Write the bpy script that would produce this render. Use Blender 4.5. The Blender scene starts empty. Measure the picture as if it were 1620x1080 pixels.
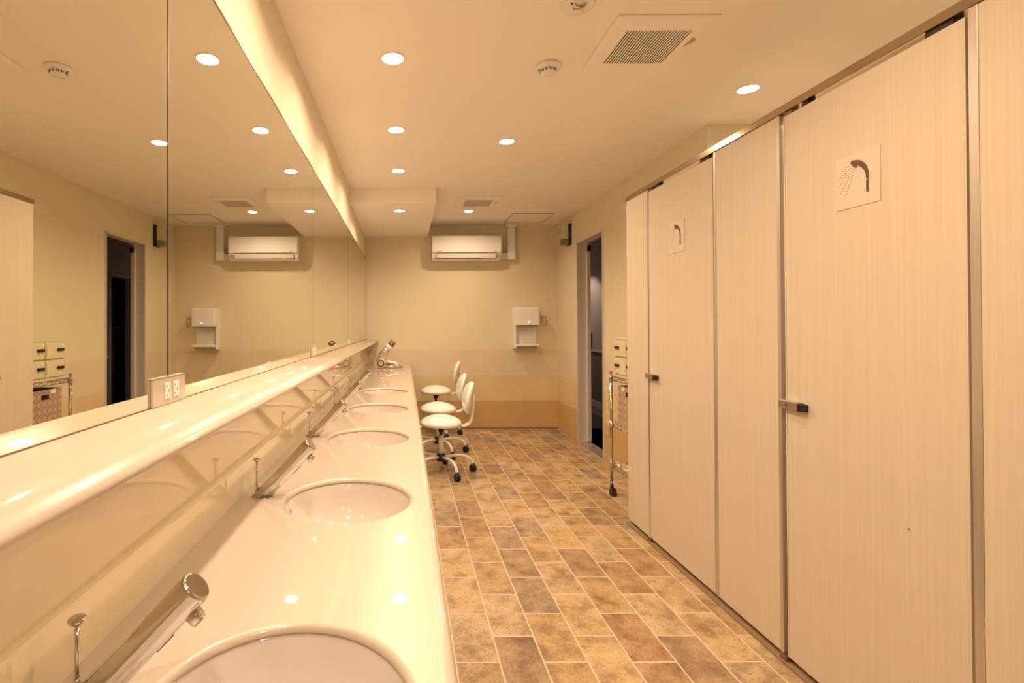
import bpy, math
from mathutils import Vector, Matrix
PI = math.pi
S = bpy.context.scene
C = S.collection

# ------------------------------------------------------------------ camera, world, exposure
EYE = 1.26
cam_d = bpy.data.cameras.new('camera'); cam = bpy.data.objects.new('camera', cam_d); C.objects.link(cam)
cam_d.sensor_fit = 'HORIZONTAL'; cam_d.sensor_width = 36.0
cam_d.lens = 36.0 * 800 / 1620
cam_d.shift_x = 168 / 1620
cam_d.shift_y = -29.8 / 1620
cam_d.clip_start = .02
cam.matrix_world = (Matrix.Translation((0, 0, EYE)) @ Matrix.Rotation(PI / 2 + .0072, 4, 'X')
                    @ Matrix.Rotation(-.0035, 4, 'Z'))
S.camera = cam
w = bpy.data.worlds.new('world'); S.world = w; w.use_nodes = True
w.node_tree.nodes['Background'].inputs[0].default_value = (1, .8, .6, 1)
w.node_tree.nodes['Background'].inputs[1].default_value = 0.02
vs = S.view_settings
vs.view_transform = 'Standard'; vs.look = 'None'; vs.gamma = 1; vs.use_curve_mapping = False
vs.exposure = 0.0
LAMP = (1.0, .735, .48)
LAMP_W = 9.2

# ------------------------------------------------------------------ materials
def mat(name, col, rough=.5, metal=0, coat=0, spec=.5, emit=None, es=0, coat_rough=.03):
    m = bpy.data.materials.new(name); m.use_nodes = True
    b = m.node_tree.nodes['Principled BSDF']
    b.inputs['Base Color'].default_value = (*col, 1)
    b.inputs['Roughness'].default_value = rough
    b.inputs['Metallic'].default_value = metal
    b.inputs['Coat Weight'].default_value = coat
    b.inputs['Coat Roughness'].default_value = coat_rough
    b.inputs['Specular IOR Level'].default_value = spec
    if emit:
        b.inputs['Emission Color'].default_value = (*emit, 1)
        b.inputs['Emission Strength'].default_value = es
    return m
def nt(m):
    t = m.node_tree
    return t, t.nodes, t.links, t.nodes['Principled BSDF']
def wpos(N):
    return N.new('ShaderNodeNewGeometry').outputs['Position']
def mathn(N, L, op, a, b=None, c=None):
    n = N.new('ShaderNodeMath'); n.operation = op
    for i, v in enumerate((a, b, c)):
        if v is None: continue
        if isinstance(v, (int, float)): n.inputs[i].default_value = v
        else: L.new(v, n.inputs[i])
    return n.outputs[0]
def mottled(m, c1, c2, scale=6, stretch=(1, 1, 1), bump=0, object_space=False, lo=.35, hi=.65):
    t, N, L, b = nt(m)
    mp = N.new('ShaderNodeMapping'); mp.inputs['Scale'].default_value = stretch
    if object_space:
        L.new(N.new('ShaderNodeTexCoord').outputs['Object'], mp.inputs['Vector'])
    else:
        L.new(wpos(N), mp.inputs['Vector'])
    no = N.new('ShaderNodeTexNoise'); no.inputs['Scale'].default_value = scale; no.inputs['Detail'].default_value = 5
    L.new(mp.outputs[0], no.inputs['Vector'])
    r = N.new('ShaderNodeValToRGB'); r.color_ramp.elements[0].position = lo; r.color_ramp.elements[1].position = hi
    r.color_ramp.elements[0].color = (*c1, 1); r.color_ramp.elements[1].color = (*c2, 1)
    L.new(no.outputs['Fac'], r.inputs[0]); L.new(r.outputs[0], b.inputs['Base Color'])
    if bump:
        bp = N.new('ShaderNodeBump'); bp.inputs['Strength'].default_value = bump; bp.inputs['Distance'].default_value = .002
        L.new(no.outputs['Fac'], bp.inputs['Height']); L.new(bp.outputs[0], b.inputs['Normal'])
    return m

M = {}
M['counter'] = mottled(mat('cream solid surface', (.57, .495, .425), .3, coat=.8, coat_rough=.025), (.56, .488, .42), (.58, .502, .43), 3)
M['splash'] = mottled(mat('gloss cream laminate', (.8, .69, .48), .06, coat=.8), (.80, .69, .48), (.82, .71, .5), 2)
M['ceramic'] = mottled(mat('white ceramic', (.66, .6, .57), .08, coat=.6), (.65, .59, .56), (.67, .61, .58), 3)
M['chrome'] = mat('chrome', (.64, .62, .59), .07, 1)
M['steel'] = mat('brushed steel', (.62, .6, .56), .3, 1)
M['alu'] = mottled(mat('anodised aluminium', (.6, .55, .47), .38, .75), (.62, .57, .5), (.68, .62, .55), 5, (20, 20, .5))
M['dark'] = mat('dark gap', (.03, .02, .014), .6)
M['bronze'] = mat('dark bronze channel', (.25, .17, .1), .35, .7)
M['black'] = mat('black plastic', (.018, .016, .016), .4)
M['mirror'] = mat('mirror silver', (.84, .83, .74), .0, 1)
M['white'] = mat('white plastic', (.86, .85, .82), .3)
M['whitegloss'] = mat('gloss white plastic', (.88, .87, .85), .12, coat=.5)
M['vinyl'] = mottled(mat('white vinyl', (.9, .88, .83), .3, coat=.2), (.89, .87, .82), (.91, .89, .85), 9)
M['enamel'] = mat('white enamel tube', (.88, .85, .78), .25, coat=.3)
M['lens'] = mat('lamp lens', (1, 1, 1), .5, emit=(1, .87, .7), es=22)
M['ceil'] = mottled(mat('ceiling paint', (.93, .88, .81), .85, spec=.2), (.92, .87, .8), (.94, .89, .82), 2)
M['sign'] = mat('sign plastic', (.70, .59, .50), .3)
M['ink'] = mat('brown print', (.12, .06, .04), .5)
M['grey'] = mat('grey print', (.46, .39, .32), .6)
M['frame'] = mat('pale lilac door paint', (.66, .6, .58), .4)
M['locker'] = mat('beige enamel', (.66, .6, .42), .4)
M['lockline'] = mat('beige shadow gap', (.3, .25, .15), .6)
M['champagne'] = mat('champagne metallic plastic', (.78, .66, .58), .22, .75)
M['led'] = mat('blue indicator', (.2, .2, .9), .4, emit=(.35, .3, 1), es=6)
M['green'] = mat('green translucent plastic', (.2, .24, .13), .25)
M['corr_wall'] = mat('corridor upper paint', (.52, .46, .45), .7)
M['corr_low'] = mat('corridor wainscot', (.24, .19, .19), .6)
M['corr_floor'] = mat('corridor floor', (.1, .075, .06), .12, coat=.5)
M['corr_white'] = mat('corridor white trim', (.66, .64, .66), .4)
M['plainbrown'] = mat('plain brown', (.3, .2, .125), .5)
M['yellow'] = mat('pale yellow bulb lens', (.85, .78, .3), .2)

# shower partition laminate: fine vertical streaks
m = mat('cream streaked laminate', (.83, .72, .54), .38, spec=.4); M['panel'] = m
t, N, L, b = nt(m)
mp = N.new('ShaderNodeMapping'); mp.inputs['Scale'].default_value = (60, 60, .7)
L.new(wpos(N), mp.inputs['Vector'])
no = N.new('ShaderNodeTexNoise'); no.inputs['Scale'].default_value = 2.2; no.inputs['Detail'].default_value = 3
L.new(mp.outputs[0], no.inputs['Vector'])
r = N.new('ShaderNodeValToRGB'); r.color_ramp.elements[0].position = .3; r.color_ramp.elements[1].position = .7
r.color_ramp.elements[0].color = (.63, .54, .43, 1); r.color_ramp.elements[1].color = (.665, .58, .47, 1)
L.new(no.outputs['Fac'], r.inputs[0]); L.new(r.outputs[0], b.inputs['Base Color'])

# wall covering in horizontal bands, real colour bands of the dado
m = mat('cream wall covering with dado bands', (.8, .72, .55), .6, spec=.35); M['wall'] = m
t, N, L, b = nt(m)
sep = N.new('ShaderNodeSeparateXYZ'); L.new(wpos(N), sep.inputs[0])
no = N.new('ShaderNodeTexNoise'); no.inputs['Scale'].default_value = 3; no.inputs['Detail'].default_value = 6
L.new(wpos(N), no.inputs['Vector'])
zz = mathn(N, L, 'DIVIDE', sep.outputs[2], 2.5)
r = N.new('ShaderNodeValToRGB'); r.color_ramp.interpolation = 'CONSTANT'
e = r.color_ramp.elements
e[0].position = 0; e[0].color = (.62, .42, .19, 1)
e[1].position = .334 / 2.5; e[1].color = (.75, .6, .36, 1)
a = e.new(.653 / 2.5); a.color = (.77, .66, .5, 1)
a = e.new(.967 / 2.5); a.color = (.78, .70, .52, 1)
L.new(zz, r.inputs[0])
mx = N.new('ShaderNodeMix'); mx.data_type = 'RGBA'; mx.blend_type = 'MULTIPLY'
fac = mathn(N, L, 'MULTIPLY', mathn(N, L, 'LESS_THAN', sep.outputs[2], .967), .5)
L.new(fac, mx.inputs['Factor']); L.new(r.outputs[0], mx.inputs[6])
r2 = N.new('ShaderNodeValToRGB'); r2.color_ramp.elements[0].position = .35; r2.color_ramp.elements[1].position = .65
r2.color_ramp.elements[0].color = (.86, .86, .86, 1); r2.color_ramp.elements[1].color = (1, 1, 1, 1)
L.new(no.outputs['Fac'], r2.inputs[0]); L.new(r2.outputs[0], mx.inputs[7])
L.new(mx.outputs[2], b.inputs['Base Color'])
M['wallplain'] = mottled(mat('cream plain wall', (.82, .75, .6), .7, spec=.3), (.81, .74, .59), (.83, .76, .61), 2)

# terracotta floor tiles laid lengthwise, half bond
m = mat('terracotta vinyl tiles', (.4, .25, .12), .42, spec=.4); M['floor'] = m
t, N, L, b = nt(m)
sep = N.new('ShaderNodeSeparateXYZ'); L.new(wpos(N), sep.inputs[0])
TW, TL = .1653, .3215
v = mathn(N, L, 'DIVIDE', mathn(N, L, 'SUBTRACT', sep.outputs[0], .183), TW)
row = mathn(N, L, 'FLOOR', v)
odd = mathn(N, L, 'FLOORED_MODULO', row, 2)
u = mathn(N, L, 'ADD', mathn(N, L, 'DIVIDE', mathn(N, L, 'SUBTRACT', sep.outputs[1], 1.903), TL), mathn(N, L, 'MULTIPLY', odd, .5))
colm = mathn(N, L, 'FLOOR', u)
fv = mathn(N, L, 'SUBTRACT', v, row); fu = mathn(N, L, 'SUBTRACT', u, colm)
wob = N.new('ShaderNodeTexNoise'); wob.inputs['Scale'].default_value = 22; wob.inputs['Detail'].default_value = 2
L.new(wpos(N), wob.inputs['Vector'])
wb = mathn(N, L, 'MULTIPLY', mathn(N, L, 'SUBTRACT', wob.outputs['Fac'], .5), .003)
dv = mathn(N, L, 'MULTIPLY', mathn(N, L, 'MINIMUM', fv, mathn(N, L, 'SUBTRACT', 1, fv)), TW)
du = mathn(N, L, 'MULTIPLY', mathn(N, L, 'MINIMUM', fu, mathn(N, L, 'SUBTRACT', 1, fu)), TL)
dd = mathn(N, L, 'ADD', mathn(N, L, 'MINIMUM', dv, du), wb)
groutm = N.new('ShaderNodeMapRange'); groutm.inputs[1].default_value = .0022; groutm.inputs[2].default_value = .0042
L.new(dd, groutm.inputs[0])
cmb = N.new('ShaderNodeCombineXYZ'); L.new(row, cmb.inputs[0]); L.new(colm, cmb.inputs[1])
wn = N.new('ShaderNodeTexWhiteNoise'); wn.noise_dimensions = '3D'; L.new(cmb.outputs[0], wn.inputs['Vector'])
tr = N.new('ShaderNodeValToRGB'); tr.color_ramp.interpolation = 'CONSTANT'
tc = [(0, (.53, .35, .20)), (.15, (.58, .41, .23)), (.34, (.66, .49, .29)), (.5, (.47, .33, .215)), (.6, (.63, .48, .31)), (.76, (.69, .5, .27)), (.92, (.5, .38, .27))]
e = tr.color_ramp.elements
e[0].position = 0; e[0].color = (*tc[0][1], 1); e[1].position = tc[1][0]; e[1].color = (*tc[1][1], 1)
for p, c in tc[2:]:
    a = e.new(p); a.color = (*c, 1)
L.new(wn.outputs['Value'], tr.inputs[0])
off = N.new('ShaderNodeVectorMath'); off.operation = 'MULTIPLY_ADD'
L.new(wn.outputs['Color'], off.inputs[0]); off.inputs[1].default_value = (30, 30, 30); L.new(wpos(N), off.inputs[2])
n1 = N.new('ShaderNodeTexNoise'); n1.inputs['Scale'].default_value = 9; n1.inputs['Detail'].default_value = 7; n1.inputs['Roughness'].default_value = .68
L.new(off.outputs[0], n1.inputs['Vector'])
nr = N.new('ShaderNodeValToRGB'); nr.color_ramp.elements[0].position = .33; nr.color_ramp.elements[1].position = .68
nr.color_ramp.elements[0].color = (.44, .39, .36, 1); nr.color_ramp.elements[1].color = (1.0, 1.0, 1.0, 1)
e = nr.color_ramp.elements.new(.52); e.color = (.82, .8, .76, 1)
L.new(n1.outputs['Fac'], nr.inputs[0])
mu = N.new('ShaderNodeMix'); mu.data_type = 'RGBA'; mu.blend_type = 'MULTIPLY'; mu.inputs['Factor'].default_value = 1
L.new(tr.outputs[0], mu.inputs[6]); L.new(nr.outputs[0], mu.inputs[7])
sp = N.new('ShaderNodeTexNoise'); sp.inputs['Scale'].default_value = 120; sp.inputs['Detail'].default_value = 2
L.new(off.outputs[0], sp.inputs['Vector'])
sr = N.new('ShaderNodeValToRGB'); sr.color_ramp.elements[0].position = .32; sr.color_ramp.elements[1].position = .5
sr.color_ramp.elements[0].color = (.72, .66, .6, 1); sr.color_ramp.elements[1].color = (1, 1, 1, 1)
L.new(sp.outputs['Fac'], sr.inputs[0])
mu2 = N.new('ShaderNodeMix'); mu2.data_type = 'RGBA'; mu2.blend_type = 'MULTIPLY'; mu2.inputs['Factor'].default_value = 1
L.new(mu.outputs[2], mu2.inputs[6]); L.new(sr.outputs[0], mu2.inputs[7])
gm = N.new('ShaderNodeMix'); gm.data_type = 'RGBA'; gm.inputs[6].default_value = (.72, .56, .44, 1)
L.new(groutm.outputs[0], gm.inputs['Factor']); L.new(mu2.outputs[2], gm.inputs[7])
L.new(gm.outputs[2], b.inputs['Base Color'])
bp = N.new('ShaderNodeBump'); bp.inputs['Strength'].default_value = .5; bp.inputs['Distance'].default_value = .002
L.new(mathn(N, L, 'ADD', groutm.outputs[0], mathn(N, L, 'MULTIPLY', n1.outputs['Fac'], .5)), bp.inputs['Height'])
L.new(bp.outputs[0], b.inputs['Normal'])

# woven basket
m = mat('woven paper strap', (.45, .33, .23), .7); M['weave'] = m
t, N, L, b = nt(m)
sep = N.new('ShaderNodeSeparateXYZ'); L.new(wpos(N), sep.inputs[0])
s1 = mathn(N, L, 'ADD', sep.outputs[1], sep.outputs[0])
a1 = mathn(N, L, 'DIVIDE', mathn(N, L, 'ADD', s1, sep.outputs[2]), .052); a2 = mathn(N, L, 'DIVIDE', mathn(N, L, 'SUBTRACT', s1, sep.outputs[2]), .052)
ck = mathn(N, L, 'FLOORED_MODULO', mathn(N, L, 'ADD', mathn(N, L, 'FLOOR', a1), mathn(N, L, 'FLOOR', a2)), 2)
e1 = mathn(N, L, 'ABSOLUTE', mathn(N, L, 'SUBTRACT', mathn(N, L, 'FRACT', a1), .5)); e2 = mathn(N, L, 'ABSOLUTE', mathn(N, L, 'SUBTRACT', mathn(N, L, 'FRACT', a2), .5))
ed = mathn(N, L, 'GREATER_THAN', mathn(N, L, 'MAXIMUM', e1, e2), .46)
mc = N.new('ShaderNodeMix'); mc.data_type = 'RGBA'; mc.inputs[6].default_value = (.5, .37, .26, 1); mc.inputs[7].default_value = (.41, .29, .2, 1)
L.new(ck, mc.inputs['Factor'])
mc2 = N.new('ShaderNodeMix'); mc2.data_type = 'RGBA'; mc2.inputs[7].default_value = (.22, .15, .1, 1)
L.new(ed, mc2.inputs['Factor']); L.new(mc.outputs[2], mc2.inputs[6]); L.new(mc2.outputs[2], b.inputs['Base Color'])

# ------------------------------------------------------------------ mesh builder
class MB:
    def __init__(s): s.v = []; s.f = []; s.sm = []; s.mi = []; s.cur = 0
    def add(s, vs_, fs, smooth=False):
        o = len(s.v); s.v += [tuple(p) for p in vs_]
        for f in fs: s.f.append([o + i for i in f]); s.sm.append(smooth); s.mi.append(s.cur)
    def box(s, x0, x1, y0, y1, z0, z1):
        vs_ = [(x, y, z) for x in (x0, x1) for y in (y0, y1) for z in (z0, z1)]
        s.add(vs_, [(0, 1, 3, 2), (4, 6, 7, 5), (0, 4, 5, 1), (2, 3, 7, 6), (0, 2, 6, 4), (1, 5, 7, 3)])
        return s
    def cyl(s, p0, p1, r0, r1=None, n=24, cap=True):
        return s.tube([p0, p1], [r0, r0 if r1 is None else r1], n, cap)
    def tube(s, pts, rad, n=12, cap=True):
        pts = [Vector(p) for p in pts]
        if not isinstance(rad, (list, tuple)): rad = [rad] * len(pts)
        T = []
        for i in range(len(pts)):
            a = pts[max(i - 1, 0)]; c = pts[min(i + 1, len(pts) - 1)]
            T.append((c - a).normalized())
        up = Vector((0, 0, 1)) if abs(T[0].z) < .9 else Vector((1, 0, 0))
        nx = T[0].cross(up).normalized(); rings = []
        for i, p in enumerate(pts):
            nx = (nx - T[i] * nx.dot(T[i])).normalized(); ny = T[i].cross(nx)
            rings.append([p + (nx * math.cos(2 * PI * k / n) + ny * math.sin(2 * PI * k / n)) * rad[i] for k in range(n)])
        vs_ = [q for rr in rings for q in rr]; fs = []
        for i in range(len(pts) - 1):
            for k in range(n):
                fs.append((i * n + k, i * n + (k + 1) % n, (i + 1) * n + (k + 1) % n, (i + 1) * n + k))
        s.add(vs_, fs, True)
        if cap:
            s.add(rings[0], [tuple(reversed(range(n)))]); s.add(rings[-1], [tuple(range(n))])
        return s
    def lathe(s, prof, c=(0, 0, 0), n=48, sx=1, sy=1, smooth=True, e=2.0):
        """prof: (radius, z) list, revolved about z; sx, sy make it elliptical, e > 2 squarer"""
        rings = []
        for r_, z in prof:
            rg = []
            for k in range(n):
                a = 2 * PI * k / n; ca, sa = math.cos(a), math.sin(a)
                q = (abs(ca) ** e + abs(sa) ** e) ** (-1 / e)
                rg.append((c[0] + r_ * sx * ca * q, c[1] + r_ * sy * sa * q, c[2] + z))
            rings.append(rg)
        vs_ = [q for rr in rings for q in rr]; fs = []
        for i in range(len(prof) - 1):
            for k in range(n):
                fs.append((i * n + k, i * n + (k + 1) % n, (i + 1) * n + (k + 1) % n, (i + 1) * n + k))
        s.add(vs_, fs, smooth)
        return s
    def extrude_y(s, prof, y0, y1, smooth=False):
        """closed (x, z) outline extruded along y"""
        n = len(prof)
        vs_ = [(x, y0, z) for x, z in prof] + [(x, y1, z) for x, z in prof]
        s.add(vs_, [(k, (k + 1) % n, n + (k + 1) % n, n + k) for k in range(n)], smooth)
        s.add([(x, y0, z) for x, z in prof], [tuple(reversed(range(n)))]); s.add([(x, y1, z) for x, z in prof], [tuple(range(n))])
        return s
    def build(s, name, m_, parent=None, bevel=0, segs=2, loc=None, rot=None):
        me = bpy.data.meshes.new(name); me.from_pydata(s.v, [], s.f); me.update()
        ms = m_ if isinstance(m_, (list, tuple)) else [m_]
        for q in ms: me.materials.append(q)
        for p, sm, mi in zip(me.polygons, s.sm, s.mi): p.use_smooth = sm; p.material_index = mi
        import bmesh
        bm = bmesh.new(); bm.from_mesh(me)
        bmesh.ops.remove_doubles(bm, verts=bm.verts, dist=1e-6)
        bmesh.ops.recalc_face_normals(bm, faces=bm.faces); bm.to_mesh(me); bm.free()
        o = bpy.data.objects.new(name, me); C.objects.link(o)
        if parent: o.parent = parent
        if loc: o.location = loc
        if rot: o.rotation_euler = rot
        if bevel:
            bv = o.modifiers.new('bevel', 'BEVEL'); bv.width = bevel; bv.segments = segs; bv.limit_method = 'ANGLE'; bv.angle_limit = .7
            bv.harden_normals = False
        return o
def tag(o, label=None, cat=None, group=None, kind=None):
    if label: o['label'] = label
    if cat: o['category'] = cat
    if group: o['group'] = group
    if kind: o['kind'] = kind
    return o
def thing(name, label, cat, loc=(0, 0, 0), rz=0, group=None):
    o = bpy.data.objects.new(name, None); C.objects.link(o); o.empty_display_size = .1
    o.location = loc; o.rotation_euler = (0, 0, rz)
    return tag(o, label, cat, group)
def copy_tree(o, parent=None):
    c = o.copy(); C.objects.link(c)
    if parent: c.parent = parent
    for ch in list(o.children): copy_tree(ch, c)
    return c
def struct(o): o['kind'] = 'structure'; return o
B = lambda *a: MB().box(*a)

# ------------------------------------------------------------------ room shell
XL, XR, YB, H = -.497, 1.865, 6.22, 2.5
XR2 = 2.42                                                   # wall behind the shower booths
struct(B(-.75, XR2 + .1, -2.1, YB, -.1, 0).build('floor', M['floor']))
struct(B(-.75, XR2 + .1, -2.1, YB, H, H + .1).build('ceiling', M['ceil']))
struct(B(-.62, XL, -2.1, YB, 0, H).build('wall_left', M['wallplain']))
struct(B(-.62, 1.95, YB, YB + .12, 0, H).build('wall_back', M['wall']))
struct(B(-.62, XR2 + .1, -2.2, -2.1, 0, H).build('wall_front', M['wallplain']))
D0, D1, DH = 4.76, 5.485, 2.165
wr = MB().box(XR, 1.95, 3.11, D0, 0, H).box(XR, 1.95, D1, YB, 0, H).box(XR, 1.95, D0, D1, DH, H)
struct(wr.build('wall_right', M['wall']))
struct(B(1.95, XR2 + .1, 3.11, 3.2, 0, H).build('wall_right_return', M['wallplain']))
struct(B(XR2, XR2 + .1, -2.1, 3.11, 0, H).build('wall_booths', M['wallplain']))
# lowered box under the ceiling in the far left corner
struct(B(XL, .274, 4.51, YB, 2.365, H).build('ceiling_soffit', M['ceil']))
# hidden-line base of the far dado
struct(B(XL, XR, YB - .006, YB, 0, .02).build('baseboard_back', M['plainbrown']))

# door frame, sliding leaf
jf = MB().box(XR - .012, 1.955, D1 - .014, D1 + .002, 0, DH).box(XR - .012, 1.955, D0 - .002, D0 + .014, 0, DH).box(XR - .012, 1.955, D0, D1, DH - .016, DH)
d1 = thing('door_1', 'pale grey sliding door pushed open in the right wall, edge and handle showing', 'door', (0, 0, 0))
d1['kind'] = 'structure'
jf.build('door_frame', M['frame'], d1, .002)
B(1.952, 1.99, 5.435, 6.26, .012, 2.15).build('door_leaf', M['frame'], d1, .002)
MB().box(1.95, 1.995, D0 - .3, 6.26, 2.15, 2.175).build('sliding_track', M['bronze'], d1)
MB().box(1.951, 1.985, 5.405, 5.437, 2.06, 2.12).build('door_stop', M['black'], d1)
MB().tube([(1.99, 5.52, 1.18), (2.02, 5.52, 1.18), (2.028, 5.52, 1.17), (2.028, 5.52, 1.01), (2.02, 5.52, 1.0), (1.99, 5.52, 1.0)], .008, 10).build('door_handle', M['bronze'], d1)
tag(B(XR - .003, 1.99, D0, D1, 0, .004).build('trim_1', M['alu']), kind='structure')

# corridor beyond the door
CX = 2.93; CE = 9.2
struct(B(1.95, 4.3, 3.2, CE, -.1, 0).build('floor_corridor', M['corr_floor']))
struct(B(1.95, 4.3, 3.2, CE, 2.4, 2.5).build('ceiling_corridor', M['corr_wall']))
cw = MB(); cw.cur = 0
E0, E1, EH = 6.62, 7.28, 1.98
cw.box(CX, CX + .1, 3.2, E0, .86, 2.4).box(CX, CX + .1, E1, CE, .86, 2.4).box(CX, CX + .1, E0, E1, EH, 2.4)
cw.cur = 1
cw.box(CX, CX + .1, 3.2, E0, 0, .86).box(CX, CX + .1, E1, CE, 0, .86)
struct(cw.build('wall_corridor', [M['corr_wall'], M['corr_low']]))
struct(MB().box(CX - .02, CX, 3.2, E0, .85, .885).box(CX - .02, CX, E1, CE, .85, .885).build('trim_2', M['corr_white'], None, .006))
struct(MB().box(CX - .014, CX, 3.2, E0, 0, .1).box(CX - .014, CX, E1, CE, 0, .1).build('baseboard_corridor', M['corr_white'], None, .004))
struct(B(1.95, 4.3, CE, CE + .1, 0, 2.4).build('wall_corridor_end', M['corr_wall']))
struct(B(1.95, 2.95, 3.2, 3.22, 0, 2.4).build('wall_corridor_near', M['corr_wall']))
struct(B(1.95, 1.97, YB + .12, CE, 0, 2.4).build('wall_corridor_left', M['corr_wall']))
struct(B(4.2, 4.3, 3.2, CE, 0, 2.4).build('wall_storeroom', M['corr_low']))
d2 = thing('door_2', 'grey door frame across the dark corridor seen in the mirror', 'door'); d2['kind'] = 'structure'
MB().box(CX - .02, CX + .12, E0, E0 + .04, 0, EH).box(CX - .02, CX + .12, E1 - .04, E1, 0, EH).box(CX - .02, CX + .12, E0, E1, EH - .04, EH).build('door_frame', M['corr_white'], d2, .003)
MB().tube([(CX - .02, E1 - .06, 1.06), (CX - .05, E1 - .06, 1.06), (CX - .05, E1 - .13, 1.06)], .008, 8).build('door_handle', M['steel'], d2)
sh = thing('storage_shelf', 'pale shelf board on dark uprights in the unlit room across the corridor', 'shelf', (3.7, 7.7, 0))
for z in (.45, 1.24, 1.8): B(-.25, .25, -.8, .8, z, z + .03).build('shelf_board', M['corr_white'] if z > 1 and z < 1.5 else M['corr_low'], sh)
for y in (-.78, .76): B(-.25, -.22, y, y + .02, 0, 2.0).build('upright', M['corr_white'], sh)
for y in (-.78, .76): B(.22, .25, y, y + .02, 0, 2.0).build('upright', M['corr_white'], sh)
# dim cool lamp on the corridor ceiling, out of sight of the doorway
cl = thing('corridor_light', 'dim lamp on the corridor ceiling beyond the sliding door', 'light', (2.45, 8.0, 2.4))
MB().cyl((0, 0, 0), (0, 0, -.03), .09, .08).build('lamp_housing', M['white'], cl)
ld = bpy.data.lights.new('corridor_bulb', 'SPOT'); ld.energy = 48; ld.color = (1, .74, .54); ld.spot_size = math.radians(118); ld.spot_blend = .35; ld.shadow_soft_size = .05
lo = bpy.data.objects.new('corridor_bulb', ld); C.objects.link(lo); lo.parent = cl; lo.location = (0, 0, -.035)

# ------------------------------------------------------------------ wash counter
HC = .80; CXB, CXF = -.448, .067; Y0, Y1 = -1.2, 6.219
ctr = thing('wash_counter', 'long glossy cream washbasin counter running along the mirrored wall', 'counter', (0, 0, 0))
SX, SA, SB_ = -.157, .166, .174
sinks = [.61 + .75 * k for k in range(5)]
def counter_mesh():
    mb = MB(); xf = CXF - .016; n = 64
    ys = [Y0]
    for c in sinks:
        a, b_ = c - .25, c + .25
        mb.add([(CXB, ys[-1], HC), (xf, ys[-1], HC), (xf, a, HC), (CXB, a, HC)], [(0, 1, 2, 3)])
        ys.append(b_)
        ang = [2 * PI * k / n for k in range(n)]
        for (dx, dy) in ((CXB - SX, -.25), (xf - SX, -.25), (xf - SX, .25), (CXB - SX, .25)): ang.append(math.atan2(dy, dx) % (2 * PI))
        ang = sorted(set(round(q, 6) for q in ang)); K = len(ang)
        outer = []
        for q in ang:
            ca, sa = math.cos(q), math.sin(q)
            ts = []
            if ca > 1e-9: ts.append((xf - SX) / ca)
            if ca < -1e-9: ts.append((CXB - SX) / ca)
            if sa > 1e-9: ts.append(.25 / sa)
            if sa < -1e-9: ts.append(-.25 / sa)
            t_ = min(ts); outer.append((SX + t_ * ca, c + t_ * sa, HC))
        rings = [outer]
        for g, z in ((.009, HC), (.0065, HC - .0005), (.004, HC - .0022), (.001, HC - .0055), (0, HC - .009), (0, HC - .0125)):
            rings.append([(SX + (SA + g) * math.cos(q), c + (SB_ + g) * math.sin(q), z) for q in ang])
        rings.append([(x, y, HC - .0125) for x, y, z in outer])
        vs_ = [p for rr in rings for p in rr]; fs = []
        for i in range(len(rings) - 1):
            for k in range(K):
                fs.append((i * K + k, i * K + (k + 1) % K, (i + 1) * K + (k + 1) % K, (i + 1) * K + k))
        o = len(mb.v); mb.v += vs_
        for i, f in enumerate(fs): mb.f.append([o + q for q in f]); mb.sm.append(K <= i < 6 * K); mb.mi.append(0)
    yy = [Y0] + [q for c in sinks for q in (c - .25, c + .25)] + [Y1]
    mb.add([(CXB, ys[-1], HC), (xf, ys[-1], HC), (xf, Y1, HC), (CXB, Y1, HC)], [(0, 1, 2, 3)])
    zb = HC - .0125; zf = HC - .034
    for i in range(0, len(yy), 2): mb.add([(CXB, yy[i], zb), (xf, yy[i], zb), (xf, yy[i + 1], zb), (CXB, yy[i + 1], zb)], [(0, 1, 2, 3)])
    mb.add([(CXB, Y0, HC), (CXB, Y1, HC), (CXB, Y1, zb), (CXB, Y0, zb)], [(0, 1, 2, 3)])
    # rounded front edge
    pr = [(xf + .016 * math.sin(a), HC - .016 + .016 * math.cos(a)) for a in [PI / 2 * k / 8 for k in range(9)]] + [(CXF, zf), (xf, zf), (xf, zb)]
    k = len(pr)
    mb.add([(x, Y0, z) for x, z in pr] + [(x, Y1, z) for x, z in pr], [(i, i + 1, k + i + 1, k + i) for i in range(k - 1)], True)
    for y in (Y0, Y1): mb.add([(CXB, y, HC)] + [(x, y, z) for x, z in pr] + [(CXB, y, zb)], [tuple(range(k + 2))])
    return mb
counter_mesh().build('worktop', M['counter'], ctr)
B(.02, .037, Y0, Y1, .60, HC - .0128).build('apron', M['counter'], ctr, .002)
# splash-back: low upstand with a rounded top, gloss panel above
up = [(XL + .0006, HC), (CXB, HC), (CXB, .884), (CXB - .002, .889), (CXB - .007, .891), (XL + .0006, .891)]
MB().extrude_y(up, Y0, Y1).build('upstand', M['splash'], ctr)
B(XL + .0006, -.462, Y0, Y1, .8912, 1.0718).build('splash_panel', M['splash'], ctr)
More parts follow.
